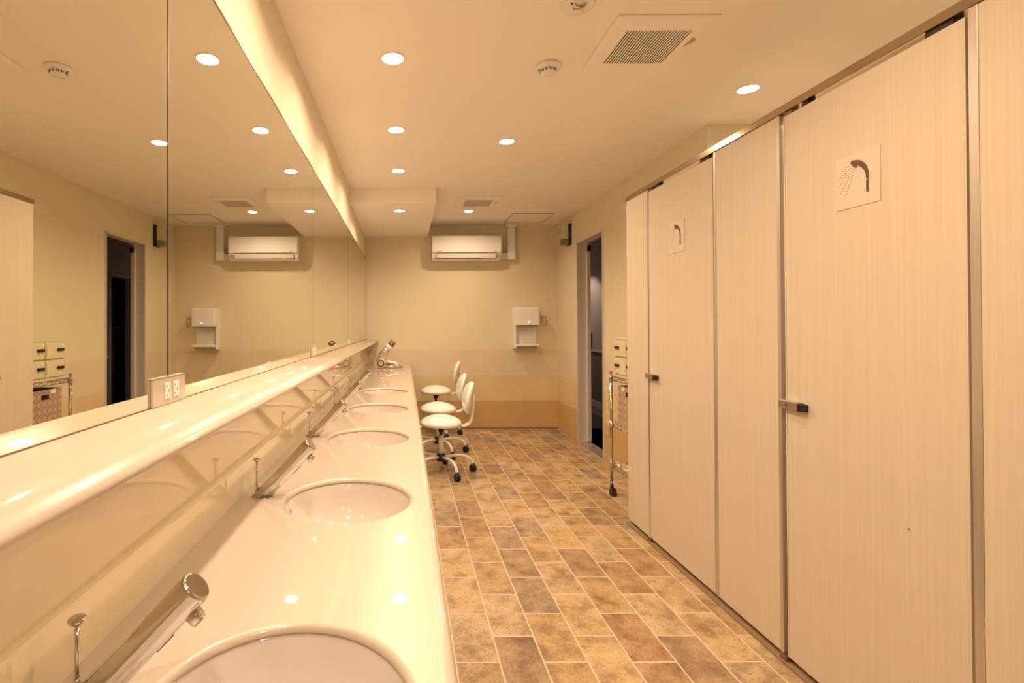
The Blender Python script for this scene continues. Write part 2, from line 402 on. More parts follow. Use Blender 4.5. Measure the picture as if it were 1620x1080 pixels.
# bull-nosed ledge below the mirrors
cpt = [(-.44, 1.105), (-.415, 1.105), (-.392, 1.1045), (-.37, 1.1025), (-.352, 1.0985), (-.340, 1.0925), (-.333, 1.087), (-.3308, 1.0818), (-.3335, 1.0765), (-.341, 1.073), (-.355, 1.072)]
from mathutils.geometry import interpolate_bezier
def smooth_line(pts, k=4):
    out = []
    P_ = [Vector((*p, 0)) for p in pts]
    for i in range(len(P_) - 1):
        p0 = P_[max(i - 1, 0)]; p1 = P_[i]; p2 = P_[i + 1]; p3 = P_[min(i + 2, len(P_) - 1)]
        for j in range(k):
            t_ = j / k
            out.append(.5 * ((2 * p1) + (p2 - p0) * t_ + (2 * p0 - 5 * p1 + 4 * p2 - p3) * t_ * t_ + (3 * p1 - p0 - 3 * p2 + p3) * t_ ** 3))
    out.append(P_[-1]); return [(q.x, q.y) for q in out]
sl = smooth_line(cpt)
mb = MB(); k = len(sl)
mb.add([(x, Y0, z) for x, z in sl] + [(x, Y1, z) for x, z in sl], [(i, i + 1, k + i + 1, k + i) for i in range(k - 1)], True)
mb.add([(-.44, Y0, 1.105), (-.44, Y1, 1.105), (XL + .0006, Y1, 1.105), (XL + .0006, Y0, 1.105)], [(0, 1, 2, 3)], True)
mb.add([(-.355, Y0, 1.072), (-.355, Y1, 1.072), (XL + .0006, Y1, 1.072), (XL + .0006, Y0, 1.072)], [(0, 1, 2, 3)])
for y in (Y0, Y1): mb.add([(XL + .0006, y, 1.072), (XL + .0006, y, 1.105)] + [(x, y, z) for x, z in sl], [tuple(range(k + 2))])
ledge = mb.build('mirror_ledge', M['counter'])
tag(ledge, 'rounded cream ledge running along the wall under the mirrors', 'ledge')
for y in (-1.1, 4.9):
    B(-.46, .0, y, y + .03, 0, .787).build('support_panel', M['counter'], ctr, .002)

# basins
where = ['nearest the camera', 'second from the camera, seen whole', 'third from the camera', 'fourth from the camera', 'farthest along the counter']
sink_p = None
for k, c in enumerate(sinks):
    if k == 0:
        sink_p = thing('washbasin', '', 'basin', (SX, c, HC - .0128))
        pr = [(1.10, 0), (1.0, 0), (.985, -.006), (.96, -.03), (.9, -.065), (.78, -.098), (.58, -.118), (.35, -.126), (.13, -.129), (.12, -.135)]
        outp = [(.14, -.145), (.4, -.14), (.62, -.13), (.84, -.108), (.97, -.07), (1.03, -.03), (1.06, -.012), (1.10, -.012), (1.10, 0)]
        MB().lathe(pr + outp, n=64, sx=SA + .003, sy=SB_ + .003).build('bowl', M['ceramic'], sink_p)
        MB().lathe([(.0, -.129), (.016, -.127), (.021, -.1275), (.022, -.134), (.0, -.134)], n=32).build('drain', M['chrome'], sink_p)
        MB().lathe([(.0, 0), (.007, 0), (.008, -.002), (.0, -.003)], n=16).build('overflow_hole', M['chrome'], sink_p, loc=(-.152, 0, -.022), rot=(0, 1.3, 0))
        s_ = sink_p
    else:
        s_ = copy_tree(sink_p); s_.location = (SX, c, HC - .0128)
    tag(s_, 'oval white basin set under the counter, ' + where[k], 'basin', 'undermounted basins along the counter')

# faucets: slanted chrome cylinder with pop-up rod
def make_faucet():
    f = thing('faucet', '', 'faucet')
    a = Vector((0, 0, 0)); tip = Vector((.136, 0, .142)); d = tip.normalized(); nrm = Vector((-d.z, 0, d.x))
    R = .0205; mb = MB(); n = 40; rings = []
    ny = Vector((0, 1, 0))
    # base ring cut flat on the counter, then perpendicular rings
    base = []
    for q in range(n):
        off_ = nrm * math.cos(2 * PI * q / n) * R + ny * math.sin(2 * PI * q / n) * R
        t_ = -off_.z / d.z; base.append(off_ + d * t_)
    rings.append(base)
    for t_, rr in ((.06, R), (.1, R), (.16, R), (.192, R), (.1945, R - .0006), (.1965, R - .002), (.1972, R - .004)):
        c = d * t_
        rings.append([c + nrm * math.cos(2 * PI * q / n) * rr + ny * math.sin(2 * PI * q / n) * rr for q in range(n)])
    vs_ = [p for r_ in rings for p in r_]
    fs = [(i * n + q, i * n + (q + 1) % n, (i + 1) * n + (q + 1) % n, (i + 1) * n + q) for i in range(len(rings) - 1) for q in range(n)]
    mb.add(vs_, fs, True); mb.add(rings[-1], [tuple(range(n))]); mb.add(rings[0], [tuple(range(n))])
    mb.build('body', M['chrome'], f)
    MB().lathe([(.0, .0003), (.0218, .0003), (.0218, .0012), (.021, .0016), (0, .0016)], n=40, sx=1.38).build('base_ring', M['chrome'], f, loc=(.002, 0, 0))
    u_ = -nrm
    p = d * .168 + u_ * (R - .003)
    MB().cyl(p, p + u_ * .013, .0105, .0105, 24).cyl(p + u_ * .013, p + u_ * .016, .0088, .0088, 20).build('aerator', M['chrome'], f)
    p = d * .125 + u_ * (R - .0005)
    MB().tube([p - d * .02, p + d * .008], .0016, 8).build('sensor_window', M['black'], f)
    r_ = thing('rod_tmp', '', 'x'); bpy.data.objects.remove(r_)
    x = -.012
    MB().cyl((x, 0, .014), (x, 0, .093), .0028, .0028, 12).cyl((x, 0, .014), (x, 0, .03), .005, .004, 12).build('popup_rod', M['chrome'], f)
    MB().lathe([(0, .093), (.0035, .093), (.009, .097), (.0105, .1), (.0105, .102), (.009, .1035), (0, .104)], (x, 0, 0), 24).build('rod_knob', M['chrome'], f)
    return f
fp = make_faucet()
for k, c in enumerate(sinks):
    f = fp if k == 0 else copy_tree(fp)
    f.location = (-.394, c + .015, HC)
    tag(f, 'slanted chrome faucet and pop-up rod at the basin ' + where[k], 'faucet', 'chrome faucets along the counter')

# ------------------------------------------------------------------ mirrors
MX = -.484; MZ0, MZ1 = 1.105, 2.085
seams = [-.587, 1.027, 2.643, 4.255, 6.2]
ml = ['big frameless wall mirror panel at the left edge of the photo, reflecting the open door', 'big frameless mirror panel reflecting the air conditioner and hand dryer, second from the camera',
      'frameless mirror panel third from the camera, above the third and fourth basins', 'frameless mirror panel farthest away, ending at the back wall']
for k in range(4):
    a, b_ = seams[k] + .0015, seams[k + 1] - .0015
    mr = thing('wall_mirror', ml[k], 'mirror', (MX, a, MZ0), 0, 'mirror panels over the counter')
    L_ = b_ - a
    B(-.0115, 0, 0, L_, .002, MZ1 - MZ0).build('mirror_glass', M['mirror'], mr)
    B(-.0125, .0012, 0, L_, MZ1 - MZ0, MZ1 - MZ0 + .006).build('top_channel', M['bronze'], mr)
    B(-.0125, .0012, 0, L_, 0.0003, .0022).build('bottom_channel', M['bronze'], mr)
    B(-.0115, .0004, 0, .0022, .0022, MZ1 - MZ0).build('edge_strip', M['bronze'], mr)

# outlet plates on the mirror seams
ol = ['white double socket plate on the ledge at the first mirror seam, nearest the camera', 'white socket plate on the ledge at the second mirror seam', 'small distant socket plate on the ledge at the third mirror seam']
op_ = None
for k in range(3):
    if k == 0:
        op_ = thing('socket_plate', '', 'socket')
        B(.0, .0055, -.07, .07, .0005, .0545).build('cover_plate', M['counter'], op_, .0015)
        B(.0, .0062, -.0705, .0705, .0545, .0562).build('plate_rim', M['alu'], op_)
        for y in (-.024, .013):
            so = B(.0054, .0072, y, y + .024, .012, .044).build('socket_insert', M['white'], op_, .001)
            for z in (.018, .036): B(.007, .0076, y + .004, y + .0085, z, z + .002).build('slot', M['black'], so)
            B(.007, .0076, y + .015, y + .0165, .024, .031).build('slot', M['black'], so)
        o = op_
    else: o = copy_tree(op_)
    o.location = (MX, seams[k + 1], MZ0)
    tag(o, ol[k], 'socket', 'socket plates on the mirror seams')

# ------------------------------------------------------------------ ceiling fittings
dl_lab = {
 (-.056, 2.33): 'round recessed ceiling light over the counter, nearest the camera of its row',
 (-.056, 3.18): 'round recessed ceiling light over the counter, second from the camera',
 (-.056, 4.02): 'round recessed ceiling light over the counter, last before the lowered box',
 (-.056, 4.83): 'round recessed light under the lowered ceiling box in the far left corner',
 (.683, 3.386): 'round ceiling light in mid ceiling, between smoke detector and far vent',
 (.683, 5.45): 'round ceiling light just behind the far ceiling vent, above the air conditioner',
 (1.80, 2.645): 'round ceiling light shining above the far shower booth',
 (-.056, 1.49): 'round ceiling light over the counter above the second basin, just out of frame',
 (-.056, .65): 'round ceiling light over the counter above the nearest basin, out of frame',
 (-.056, -.19): 'round ceiling light over the counter beside the camera, out of frame',
 (.683, 1.32): 'round ceiling light in mid ceiling above the camera aisle, out of frame',
 (.683, -.75): 'round ceiling light behind the camera in mid ceiling, out of frame',
 (1.80, 1.575): 'round ceiling light above the near shower booth, out of frame',
}
dlp = None
for (x, y), lab in dl_lab.items():
    z = 2.365 if (x < 0 and y > 4.51) else H
    if dlp is None:
        dlp = thing('downlight', '', 'light')
        MB().lathe([(.0481, -.0004), (.056, -.0004), (.056, -.003), (.053, -.006), (.0481, -.004), (.0481, -.0004)], n=40).build('trim_ring', M['white'], dlp)
        MB().lathe([(0, -.0005), (.048, -.0005), (.048, -.003), (0, -.004)], n=40).build('lens', M['lens'], dlp)
        ld = bpy.data.lights.new('bulb', 'AREA'); ld.shape = 'DISK'; ld.size = .094; ld.energy = LAMP_W; ld.color = LAMP; ld.spread = math.radians(152)
        lo = bpy.data.objects.new('bulb', ld); C.objects.link(lo); lo.parent = dlp; lo.location = (0, 0, -.0045)
        o = dlp
    else: o = copy_tree(dlp)
    o.location = (x, y, z)
    tag(o, lab, 'light', 'round recessed ceiling lights')

def vent(name, x0, x1, y0, y1, gx0, gx1, gy0, gy1, label, mirrored=False):
    t_ = thing(name, label, 'vent', (0, 0, H), 0, 'ceiling exhaust vents')
    cx, cy = (x0 + x1) / 2, (y0 + y1) / 2
    mb = MB(); z1, z2 = -.001, -.012
    # bevelled cover as a frame round the grille opening
    def ring(a, b_, c, d, z): return [(a, c, z), (b_, c, z), (b_, d, z), (a, d, z)]
    rs = [ring(x0, x1, y0, y1, z1), ring(x0, x1, y0, y1, z2 + .006), ring(x0 + .02, x1 - .02, y0 + .02, y1 - .02, z2), ring(gx0, gx1, gy0, gy1, z2), ring(gx0, gx1, gy0, gy1, z1)]
    for i in range(4):
        mb.add(rs[i] + rs[i + 1], [(q, (q + 1) % 4, 4 + (q + 1) % 4, 4 + q) for q in range(4)])
    mb.build('cover', M['ceil'], t_)
    B(gx0, gx1, gy0, gy1, -.0098, -.001).build('grille_backing', M['dark'], t_)
    g = MB(); n = 23; p = (gx1 - gx0) / n
    for i in range(n): g.box(gx0 + i * p + p * .52, gx0 + (i + 1) * p, gy0, gy1, -.0125, -.0105)
    g.box(gx0, gx1, gy0, gy0 + .004, -.0122, -.0105)
    g.build('grille_slats', M['ceil'], t_)
    lm = MB()
    lx = gx1 + .022
    for i in range(5): lm.box(lx + .0 + i * .005, lx + .0035 + i * .005, gy0 + .05 + i * .004, gy0 + .13 - i * .009, z2 - .0008, z2)
    lm.build('printed_mark', M['grey'], t_)
    return t_
vent('ceiling_vent', .856, 1.265, 2.008, 2.42, .93, 1.205, 2.095, 2.365, 'large square ceiling vent with slatted grille near the top of the photo')
vent('ceiling_vent', .518, .922, 4.82, 5.24, .59, .862, 4.92, 5.19, 'distant square ceiling vent in front of the air conditioner')
hatch = thing('access_hatch', 'square ceiling access hatch with a thin metal frame near the back wall', 'hatch', (0, 0, H))
hx0, hx1, hy0, hy1 = 1.18, 1.647, 5.56, 6.03
MB().box(hx0, hx1, hy0, hy0 + .012, -.006, -.0005).box(hx0, hx1, hy1 - .012, hy1, -.006, -.0005).box(hx0, hx0 + .012, hy0, hy1, -.006, -.0005).box(hx1 - .012, hx1, hy0, hy1, -.006, -.0005).build('hatch_frame', M['alu'], hatch)
B(hx0 + .013, hx1 - .013, hy0 + .013, hy1 - .013, -.004, -.0005).build('hatch_panel', M['ceil'], hatch)

sd = thing('smoke_detector', 'small white smoke detector on the ceiling beside the large vent', 'smoke detector', (.683, 2.40, H))
MB().lathe([(0, -.0005), (.054, -.0005), (.056, -.008), (.054, -.018), (.047, -.022), (.038, -.023), (0, -.023)], n=40).build('base', M['white'], sd)
MB().lathe([(0, -.02), (.036, -.02), (.036, -.038), (.030, -.043), (0, -.045)], n=32).build('sensor_cap', M['white'], sd)
mb = MB()
for k in range(12):
    a = 2 * PI * k / 12
    for da in (-.08, .08):
        mb.tube([(.0362 * math.cos(a + da), .0362 * math.sin(a + da), -.025), (.0362 * math.cos(a + da), .0362 * math.sin(a + da), -.036)], .0016, 6)
mb.build('sensor_slots', M['dark'], sd)
B(-.047, -.041, -.004, .004, -.0245, -.021).build('indicator', M['dark'], sd)

el = thing('emergency_light', 'round white emergency light with exposed bulb, cut by the top edge', 'light', (.672, 1.945, H))
MB().lathe([(0, -.0005), (.062, -.0005), (.064, -.004), (.058, -.008), (.03, -.0065), (0, -.006)], n=40).build('base', M['white'], el)
MB().lathe([(.0, -.028), (.007, -.026), (.010, -.018), (.008, -.007), (.0, -.006)], (.01, -.005, 0), 20).build('bulb_glass', M['yellow'], el)
MB().tube([(-.02, -.02, -.007), (-.014, -.022, -.018), (0, -.024, -.022), (.014, -.022, -.018), (.022, -.018, -.007)], .0018, 8).tube([(-.018, .012, -.007), (-.012, .0, -.02), (.005, -.018, -.024), (.02, -.0, -.018), (.026, .012, -.007)], .0018, 8).build('wire_guard', M['bronze'], el)
MB().cyl((-.032, -.02, -.007), (-.032, -.02, -.01), .004, .004, 12).build('test_button', M['black'], el)

# ------------------------------------------------------------------ back wall things
ac = thing('air_conditioner', 'white wall-mounted air conditioner under the ceiling on the back wall', 'air conditioner', (.317, YB - .001, 2.052))
AW, AD, AH = .825, .21, .292
pr = [(0, .0), (-.10, .0), (-.175, .028), (-.192, .075), (-.205, .082), (-.21, .10), (-.208, .27), (-.198, .287), (-.18, AH), (0, AH)]
mb = MB(); k = len(pr)
mb.add([(0, y, z) for y, z in pr] + [(AW, y, z) for y, z in pr], [(i, (i + 1) % k, k + (i + 1) % k, k + i) for i in range(k)])
mb.add([(0, y, z) for y, z in pr], [tuple(range(k))]); mb.add([(AW, y, z) for y, z in pr], [tuple(range(k))])
mb.build('casing', M['whitegloss'], ac, .003)
B(.004, AW - .004, -.2135, -.206, .088, .279).build('front_panel', M['whitegloss'], ac, .004)
B(.05, AW - .06, -.2115, -.2, .0835, .0875).build('panel_gap', M['dark'], ac)
mb = MB(); mb.add([(.05, -.181, .024), (AW - .065, -.181, .024), (AW - .065, -.197, .072), (.05, -.197, .072), (.05, -.176, .024), (AW - .065, -.176, .024), (AW - .065, -.192, .072), (.05, -.192, .072)],
                  [(0, 1, 2, 3), (4, 5, 6, 7), (0, 1, 5, 4), (1, 2, 6, 5), (2, 3, 7, 6), (3, 0, 4, 7)])
mb.build('louvre', M['white'], ac)
MB().box(.046, AW - .061, -.1805, -.15, .0185, .0232).box(.0455, .0495, -.192, -.16, .02, .07).box(AW - .0645, AW - .0605, -.192, -.16, .02, .07).build('outlet_gap', M['dark'], ac)
B(AW - .055, AW - .018, -.196, -.17, .04, .066).build('display_window', M['grey'], ac)
B(.055, .105, -.2142, -.2134, .098, .103).build('printed_mark', M['grey'], ac); B(AW - .09, AW - .055, -.2142, -.2134, .10, .104).build('printed_mark', M['grey'], ac)

pc = thing('pipe_cover', 'white elbowed pipe duct rising from the air conditioner to the ceiling', 'pipe duct', (0, YB, 0))
MB().box(1.245, 1.335, -.075, -.001, 2.13, H - .001).build('vertical_duct', M['white'], pc, .006)
MB().box(1.1425, 1.25, -.07, -.001, 2.075, 2.15).build('horizontal_duct', M['white'], pc, .006)
MB().box(1.235, 1.345, -.085, -.001, 2.065, 2.175).build('elbow_cover', M['white'], pc, .02)
MB().box(1.23, 1.35, -.09, -.001, H - .03, H - .001).build('ceiling_collar', M['white'], pc, .004)

hd = thing('hand_dryer', 'white wall-mounted hand dryer with blue light on the back wall', 'hand dryer', (1.31, YB - .001, .985))
def bx(n, m_, *a, bev=.003, p=None): return B(*a).build(n, m_, p or hd, bev)
bx('back_plate', M['white'], 0, .29, -.03, 0, 0, .50, bev=.006)
bx('top_housing', M['whitegloss'], .012, .29, -.17, -.03, .275, .50, bev=.012)
bx('side_rail', M['white'], 0, .03, -.09, -.03, .0, .275, bev=.004)
bx('drip_tray', M['whitegloss'], .03, .29, -.16, -.03, .03, .06, bev=.008)
mb = MB(); mb.add([(.03, -.15, .03), (.285, -.15, .03), (.27, -.03, 0), (.02, -.03, 0), (.03, -.03, .03), (.285, -.03, .03)], [(0, 1, 2, 3), (0, 1, 5, 4), (1, 2, 5), (0, 3, 4), (2, 3, 4, 5)])
mb.build('tray_underside', M['grey'], hd)
MB().cyl((.165, -.17, .323), (.165, -.1725, .323), .008, .008, 16).build('indicator_light', M['led'], hd)
B(.15, .19, -.171, -.1695, .296, .301).build('printed_mark', M['grey'], hd)
B(.05, .27, -.165, -.05, .270, .2752).build('nozzle_strip', M['dark'], hd)

wo = thing('wall_outlet', 'small beige socket plate on the back wall right of the hand dryer', 'socket', (1.665, YB, 1.26))
B(0, .07, -.008, -.0005, 0, .118).build('cover_plate', mat('beige plate', (.62, .48, .32), .4), wo, .002)
B(.022, .048, -.0095, -.0078, .03, .088).build('socket_insert', M['wallplain'], wo, .001)
MB().box(.029, .032, -.0102, -.0093, .045, .056).box(.038, .041, -.0102, -.0093, .045, .056).build('slot', M['dark'], wo)

fl = thing('wall_lamp', 'small cream box with black backplate and green base, high on the right wall', 'wall device', (XR, 5.72, 2.165))
B(-.03, -.0005, -.055, .055, 0, .245).build('backplate', M['black'], fl, .004)
B(-.115, -.03, -.04, .04, .07, .235).build('housing', M['locker'], fl, .008)
B(-.112, -.03, -.038, .038, .004, .068).build('lens', M['green'], fl, .006)
B(-.1165, -.1145, -.03, .03, .13, .2).build('label_plate', M['grey'], fl)

# ------------------------------------------------------------------ shower booths
SXF, ST = 1.414, .035
PZ0, PT, RT = .03, 2.052, 2.08
M['rail'] = mat('polished rail metal', (.5, .41, .3), .16, 1)
rail = MB().box(SXF - .006, SXF + ST + .006, .2, 3.234, PT, RT).build('head_rail', M['rail'], None, .001)
tag(rail, 'long aluminium rail running along the top of the shower partitions', 'rail')
floor_strip = tag(B(SXF - .014, SXF + .10, .2, 3.235, .0005, .010).build('partition_floor_strip', M['plainbrown']), 'brown strip on the floor under the shower partitions', 'threshold')  # flat brown strip along the floor, directly under the panels
def panel(y0, y1, label, trims=()):
    p = thing('partition_panel', label, 'partition', (SXF, y0, 0), 0, 'cream shower partition panels')
    B(0, ST, 0, y1 - y0, PZ0, PT - .0005).build('panel_board', M['panel'], p, .0015)
    for a, b_ in trims: B(-.0015, ST + .0015, a - y0, b_ - y0, PZ0, PT - .0005).build('edge_trim', M['alu'], p, .001)
    return p
panel(2.955, 3.232, 'narrow cream partition panel at the far end of the shower row', ((2.946, 2.955),))
panel(1.921, 2.298, 'cream partition panel standing between the two shower doors', ((2.298, 2.316), (1.905, 1.921)))
panel(.3, 1.242, 'cream partition panel at the right edge of the photo', ((1.242, 1.264),))
def door(y0, y1, label, hinge_near=True):
    d = thing('shower_door', label, 'door', (SXF, y0, 0), 0, 'cream shower doors with shower signs')
    W = y1 - y0
    B(0, ST, .006, W - .006, PZ0 + .001, 2.036).build('door_board', M['panel'], d, .0015)
    B(-.001, ST + .001, 0, .006, PZ0 + .001, 2.036).build('edge_strip', M['panel'], d, .001)
    B(-.001, ST + .001, W - .006, W, PZ0 + .001, 2.036).build('edge_strip', M['panel'], d, .001)
    # pivots in the gap under the head rail
    B(.002, ST - .004, .03, .10, 2.036, 2.051).build('pivot_block', M['dark'], d)
    B(.002, ST - .004, W - .11, W - .085, 2.036, 2.051).build('pivot_block', M['dark'], d)
    B(.002, ST - .004, W - .035, W - .002, 2.036, 2.051).build('pivot_block', M['bronze'], d)
    return d
nd = door(1.2705, 1.884, 'wide cream shower door nearest the camera, with a shower sign')
fd = door(2.323, 2.937, 'cream shower door farther away, second shower sign on it')
MB().cyl((0, 0, 0), (-.0008, 0, 0), .0035, .0035, 16).build('small_stain', M['plainbrown'], nd, loc=(-.0001, 1.427 - 1.2705, .684))
for y, lab in ((1.9, 'small dark foot under the partition left of the near shower door'), (2.944, 'small dark foot under the partition left of the far shower door')):
    tag(B(SXF - .006, SXF + .03, y - .016, y + .018, .0101, PZ0 - .0005).build('partition_foot', M['bronze']), lab, 'foot', 'feet under the partitions')
# latches
for d, y, lab in ((nd, 1.884, 0), (fd, 2.937, 0)):
    yy = y - (1.2705 if d is nd else 2.323)
    lt = B(-.022, -.0012, yy - .082, yy + .012, .953, .984).build('latch', M['steel'], d, .003)
    MB().cyl((-.022, yy - .03, .967), (-.0235, yy - .03, .967), .004, .004, 12).build('latch_screw', M['dark'], lt)
    MB().box(-.026, -.0012, yy - .094, yy - .083, .951, .98).box(-.025, -.0012, yy - .107, yy - .0965, .953, .978).build('latch_knob', M['black'], lt, .002)
# side partitions of the booths
for y, lab in ((3.208, 'end'), (2.1, 'middle'), (1.08, 'near')):
    tag(B(SXF + ST + .001, XR2 - .001 if y < 3.1 else XR - .001, y - .0, y + .03, PZ0, PT - .002).build('side_partition', M['panel'], None, .001),
        'cream side partition at the %s of the shower booths' % lab, 'partition', 'side partitions of the booths')

# shower signs
outer = [(-0.0223, 0.0586), (-0.0184, 0.064), (-0.0093, 0.0641), (0.0042, 0.0605), (0.0153, 0.0551), (0.0262, 0.0456), (0.0338, 0.0347), (0.0391, 0.0203), (0.0415, 0.0078), (0.0415, -0.0055), (0.0318, -0.0046), (0.0314, 0.0049), (0.0295, 0.0134), (0.0251, 0.0226), (0.0186, 0.0316), (0.0109, 0.0386), (0.0042, 0.0427), (-0.0014, 0.0372), (-0.0082, 0.0405), (-0.0161, 0.0495)]
stem = [(0.0318, -0.009), (0.0415, -0.0075), (0.0415, -0.0464), (0.0318, -0.0464)]
streams = [((-.0288, .0521), (-.0577, .0386), 5), ((-.0237, .0458), (-.0621, .019), 7), ((-.0184, .0404), (-.0626, -.0032), 9), ((-.0134, .0354), (-.0577, -.0287), 11), ((-.0082, .0312), (-.0406, -.0404), 12)]
def poly(mb, pts, x):
    n = len(pts)
    a = [(x, -u_, v_) for u_, v_ in pts]; b_ = [(x + .0004, -u_, v_) for u_, v_ in pts]
    mb.add(a, [tuple(range(n))]); mb.add(b_, [tuple(range(n))])
    mb.add(a + b_, [(i, (i + 1) % n, n + (i + 1) % n, n + i) for i in range(n)])
def sign(y, z, lab):
    s_ = thing('shower_sign', lab, 'sign', (SXF, y, z), 0, 'shower signs on the doors')
    B(-.002, -.0002, -.0775, .0775, -.083, .083).build('sign_plate', M['sign'], s_, .0005)
    mb = MB(); sm_ = smooth_line(outer[:12], 4) + smooth_line(outer[11:17], 3)[1:] + outer[17:]
    poly(mb, sm_, -.0026); poly(mb, stem, -.0026); mb.build('shower_head_print', M['ink'], s_)
    mb = MB()
    for a, b_, n in streams:
        for i in range(n):
            u_ = a[0] + (b_[0] - a[0]) * i / (n - 1); v_ = a[1] + (b_[1] - a[1]) * i / (n - 1)
            poly(mb, [(u_ + .0013 * math.cos(q * PI / 4), v_ + .0013 * math.sin(q * PI / 4)) for q in range(8)], -.0026)
    mb.build('water_drop_print', M['ink'], s_)
sign(1.578, 1.713, 'square sign with brown shower head symbol on the near shower door')
sign(2.632, 1.722, 'small-looking sign with shower head symbol on the far shower door')

# ------------------------------------------------------------------ wire rack, lockers, basket
RX0, RX1, RY0, RY1 = 1.52, 1.845, 3.27, 3.75
rk = thing('wire_rack', 'chrome wire shelf rack on casters behind the end of the shower row', 'rack', (0, 0, 0))
shelves = (.885, .545, .245)
for x in (RX0, RX1):
    for y in (RY0, RY1):
        mb = MB().cyl((x, y, .085), (x, y, .915), .0115, .0115, 16)
        for k in range(32): mb.cyl((x, y, .1 + k * .0254), (x, y, .1015 + k * .0254), .0122, .0122, 14)
        mb.cyl((x, y, .915), (x, y, .922), .0125, .010, 14)
        mb.build('post', M['chrome'], rk)
        cs = MB().lathe([(.0, .09), (.012, .09), (.013, .062), (.0, .055)], (x, y, 0), 16)
        for s_ in (-.012, .012): cs.cyl((x + .008 + s_ - .007, y, .0275), (x + .008 + s_ + .007, y, .0275), .027, .027, 20)
        cs.box(x - .004, x + .018, y - .02, y + .02, .035, .062)
        cs.build('caster', M['black'], rk)
for z in shelves:
    mb = MB()
    for x in (RX0, RX1):
        for dz in (0, -.028): mb.tube([(x, RY0, z + dz), (x, RY1, z + dz)], .0032, 8)
        n = 11; pts = [(x, RY0 + .02 + (RY1 - RY0 - .04) * k / n, z - (.028 if k % 2 else 0)) for k in range(n + 1)]
        mb.tube(pts, .0026, 6)
    for y in (RY0, RY1):
        for dz in (0, -.028): mb.tube([(RX0, y, z + dz), (RX1, y, z + dz)], .0032, 8)
        n = 7; pts = [(RX0 + .02 + (RX1 - RX0 - .04) * k / n, y, z - (.028 if k % 2 else 0)) for k in range(n + 1)]
        mb.tube(pts, .0026, 6)
    for k in range(19): 
        y = RY0 + (RY1 - RY0) * (k + .5) / 19; mb.tube([(RX0, y, z + .003), (RX1, y, z + .003)], .0018, 6)
    for k in (1, 2): x = RX0 + (RX1 - RX0) * k / 3; mb.tube([(x, RY0, z - .002), (x, RY1, z - .002)], .003, 6)
    for x in (RX0, RX1):
        for y in (RY0, RY1): mb.cyl((x, y, z - .036), (x, y, z + .01), .0165, .0155, 14)
    mb.build('wire_shelf', M['chrome'], rk)

lk = thing('locker_box', 'beige metal box of four small lockers on top of the wire rack', 'locker', (1.53, 3.29, .8898))
LW, LD, LH = .41, .30, .285
B(.012, LD, 0, LW, 0, LH).build('cabinet', M['locker'], lk, .003)
B(.0, .0125, 0, LW, 0, LH).build('front_frame', M['locker'], lk, .001)
for cy in (0, 1):
    for cz in (0, 1):
        y = .011 + cy * .198; z = .022 + cz * .128
        dr = B(-.006, -.0002, y, y + .192, z, z + .118).build('locker_door', M['locker'], lk, .002)
        B(-.0012, .0002, y - .004, y + .196, z - .004, z + .122).build('shadow_gap', M['lockline'], dr)
        B(-.017, -.0062, y + .115, y + .182, z + .052, z + .073).build('lock_handle', M['black'], dr, .004)
        MB().cyl((-.017, y + .125, z + .0625), (-.021, y + .125, z + .0625), .008, .008, 14).build('lock_dial', M['black'], dr)
        B(-.008, -.006, y + .165, y + .178, z + .09, z + .104).build('number_tag', M['white'], dr)
        B(-.0068, -.0058, y + .008, y + .012, z + .02, z + .1).build('hinge', M['lockline'], dr)

bk = thing('woven_basket', 'brown woven storage basket on the middle shelf of the wire rack', 'basket', (1.685, 3.53, .5498))
bw, bd, bh, tk = .165, .135, .275, .006
mb = MB()
z0, z1 = .205, .24                                             # handle slot in the front and back walls
for s_ in (-1, 1):
    xa, xb = (s_ * bd - tk / 2, s_ * bd + tk / 2)
    mb.box(xa, xb, -bw, bw, 0, z0).box(xa, xb, -bw, -.04, z0, z1).box(xa, xb, .04, bw, z0, z1).box(xa, xb, -bw, bw, z1, bh)
    ya, yb = (s_ * bw - tk / 2, s_ * bw + tk / 2)
    mb.box(-bd, bd, ya, yb, 0, bh)
mb.box(-bd, bd, -bw, bw, 0, .006)
mb.build('basket_body', M['weave'], bk)
B(-bd - .006, -bd - .003, .05, .1, .243, .27).build('paper_tag', M['white'], bk)

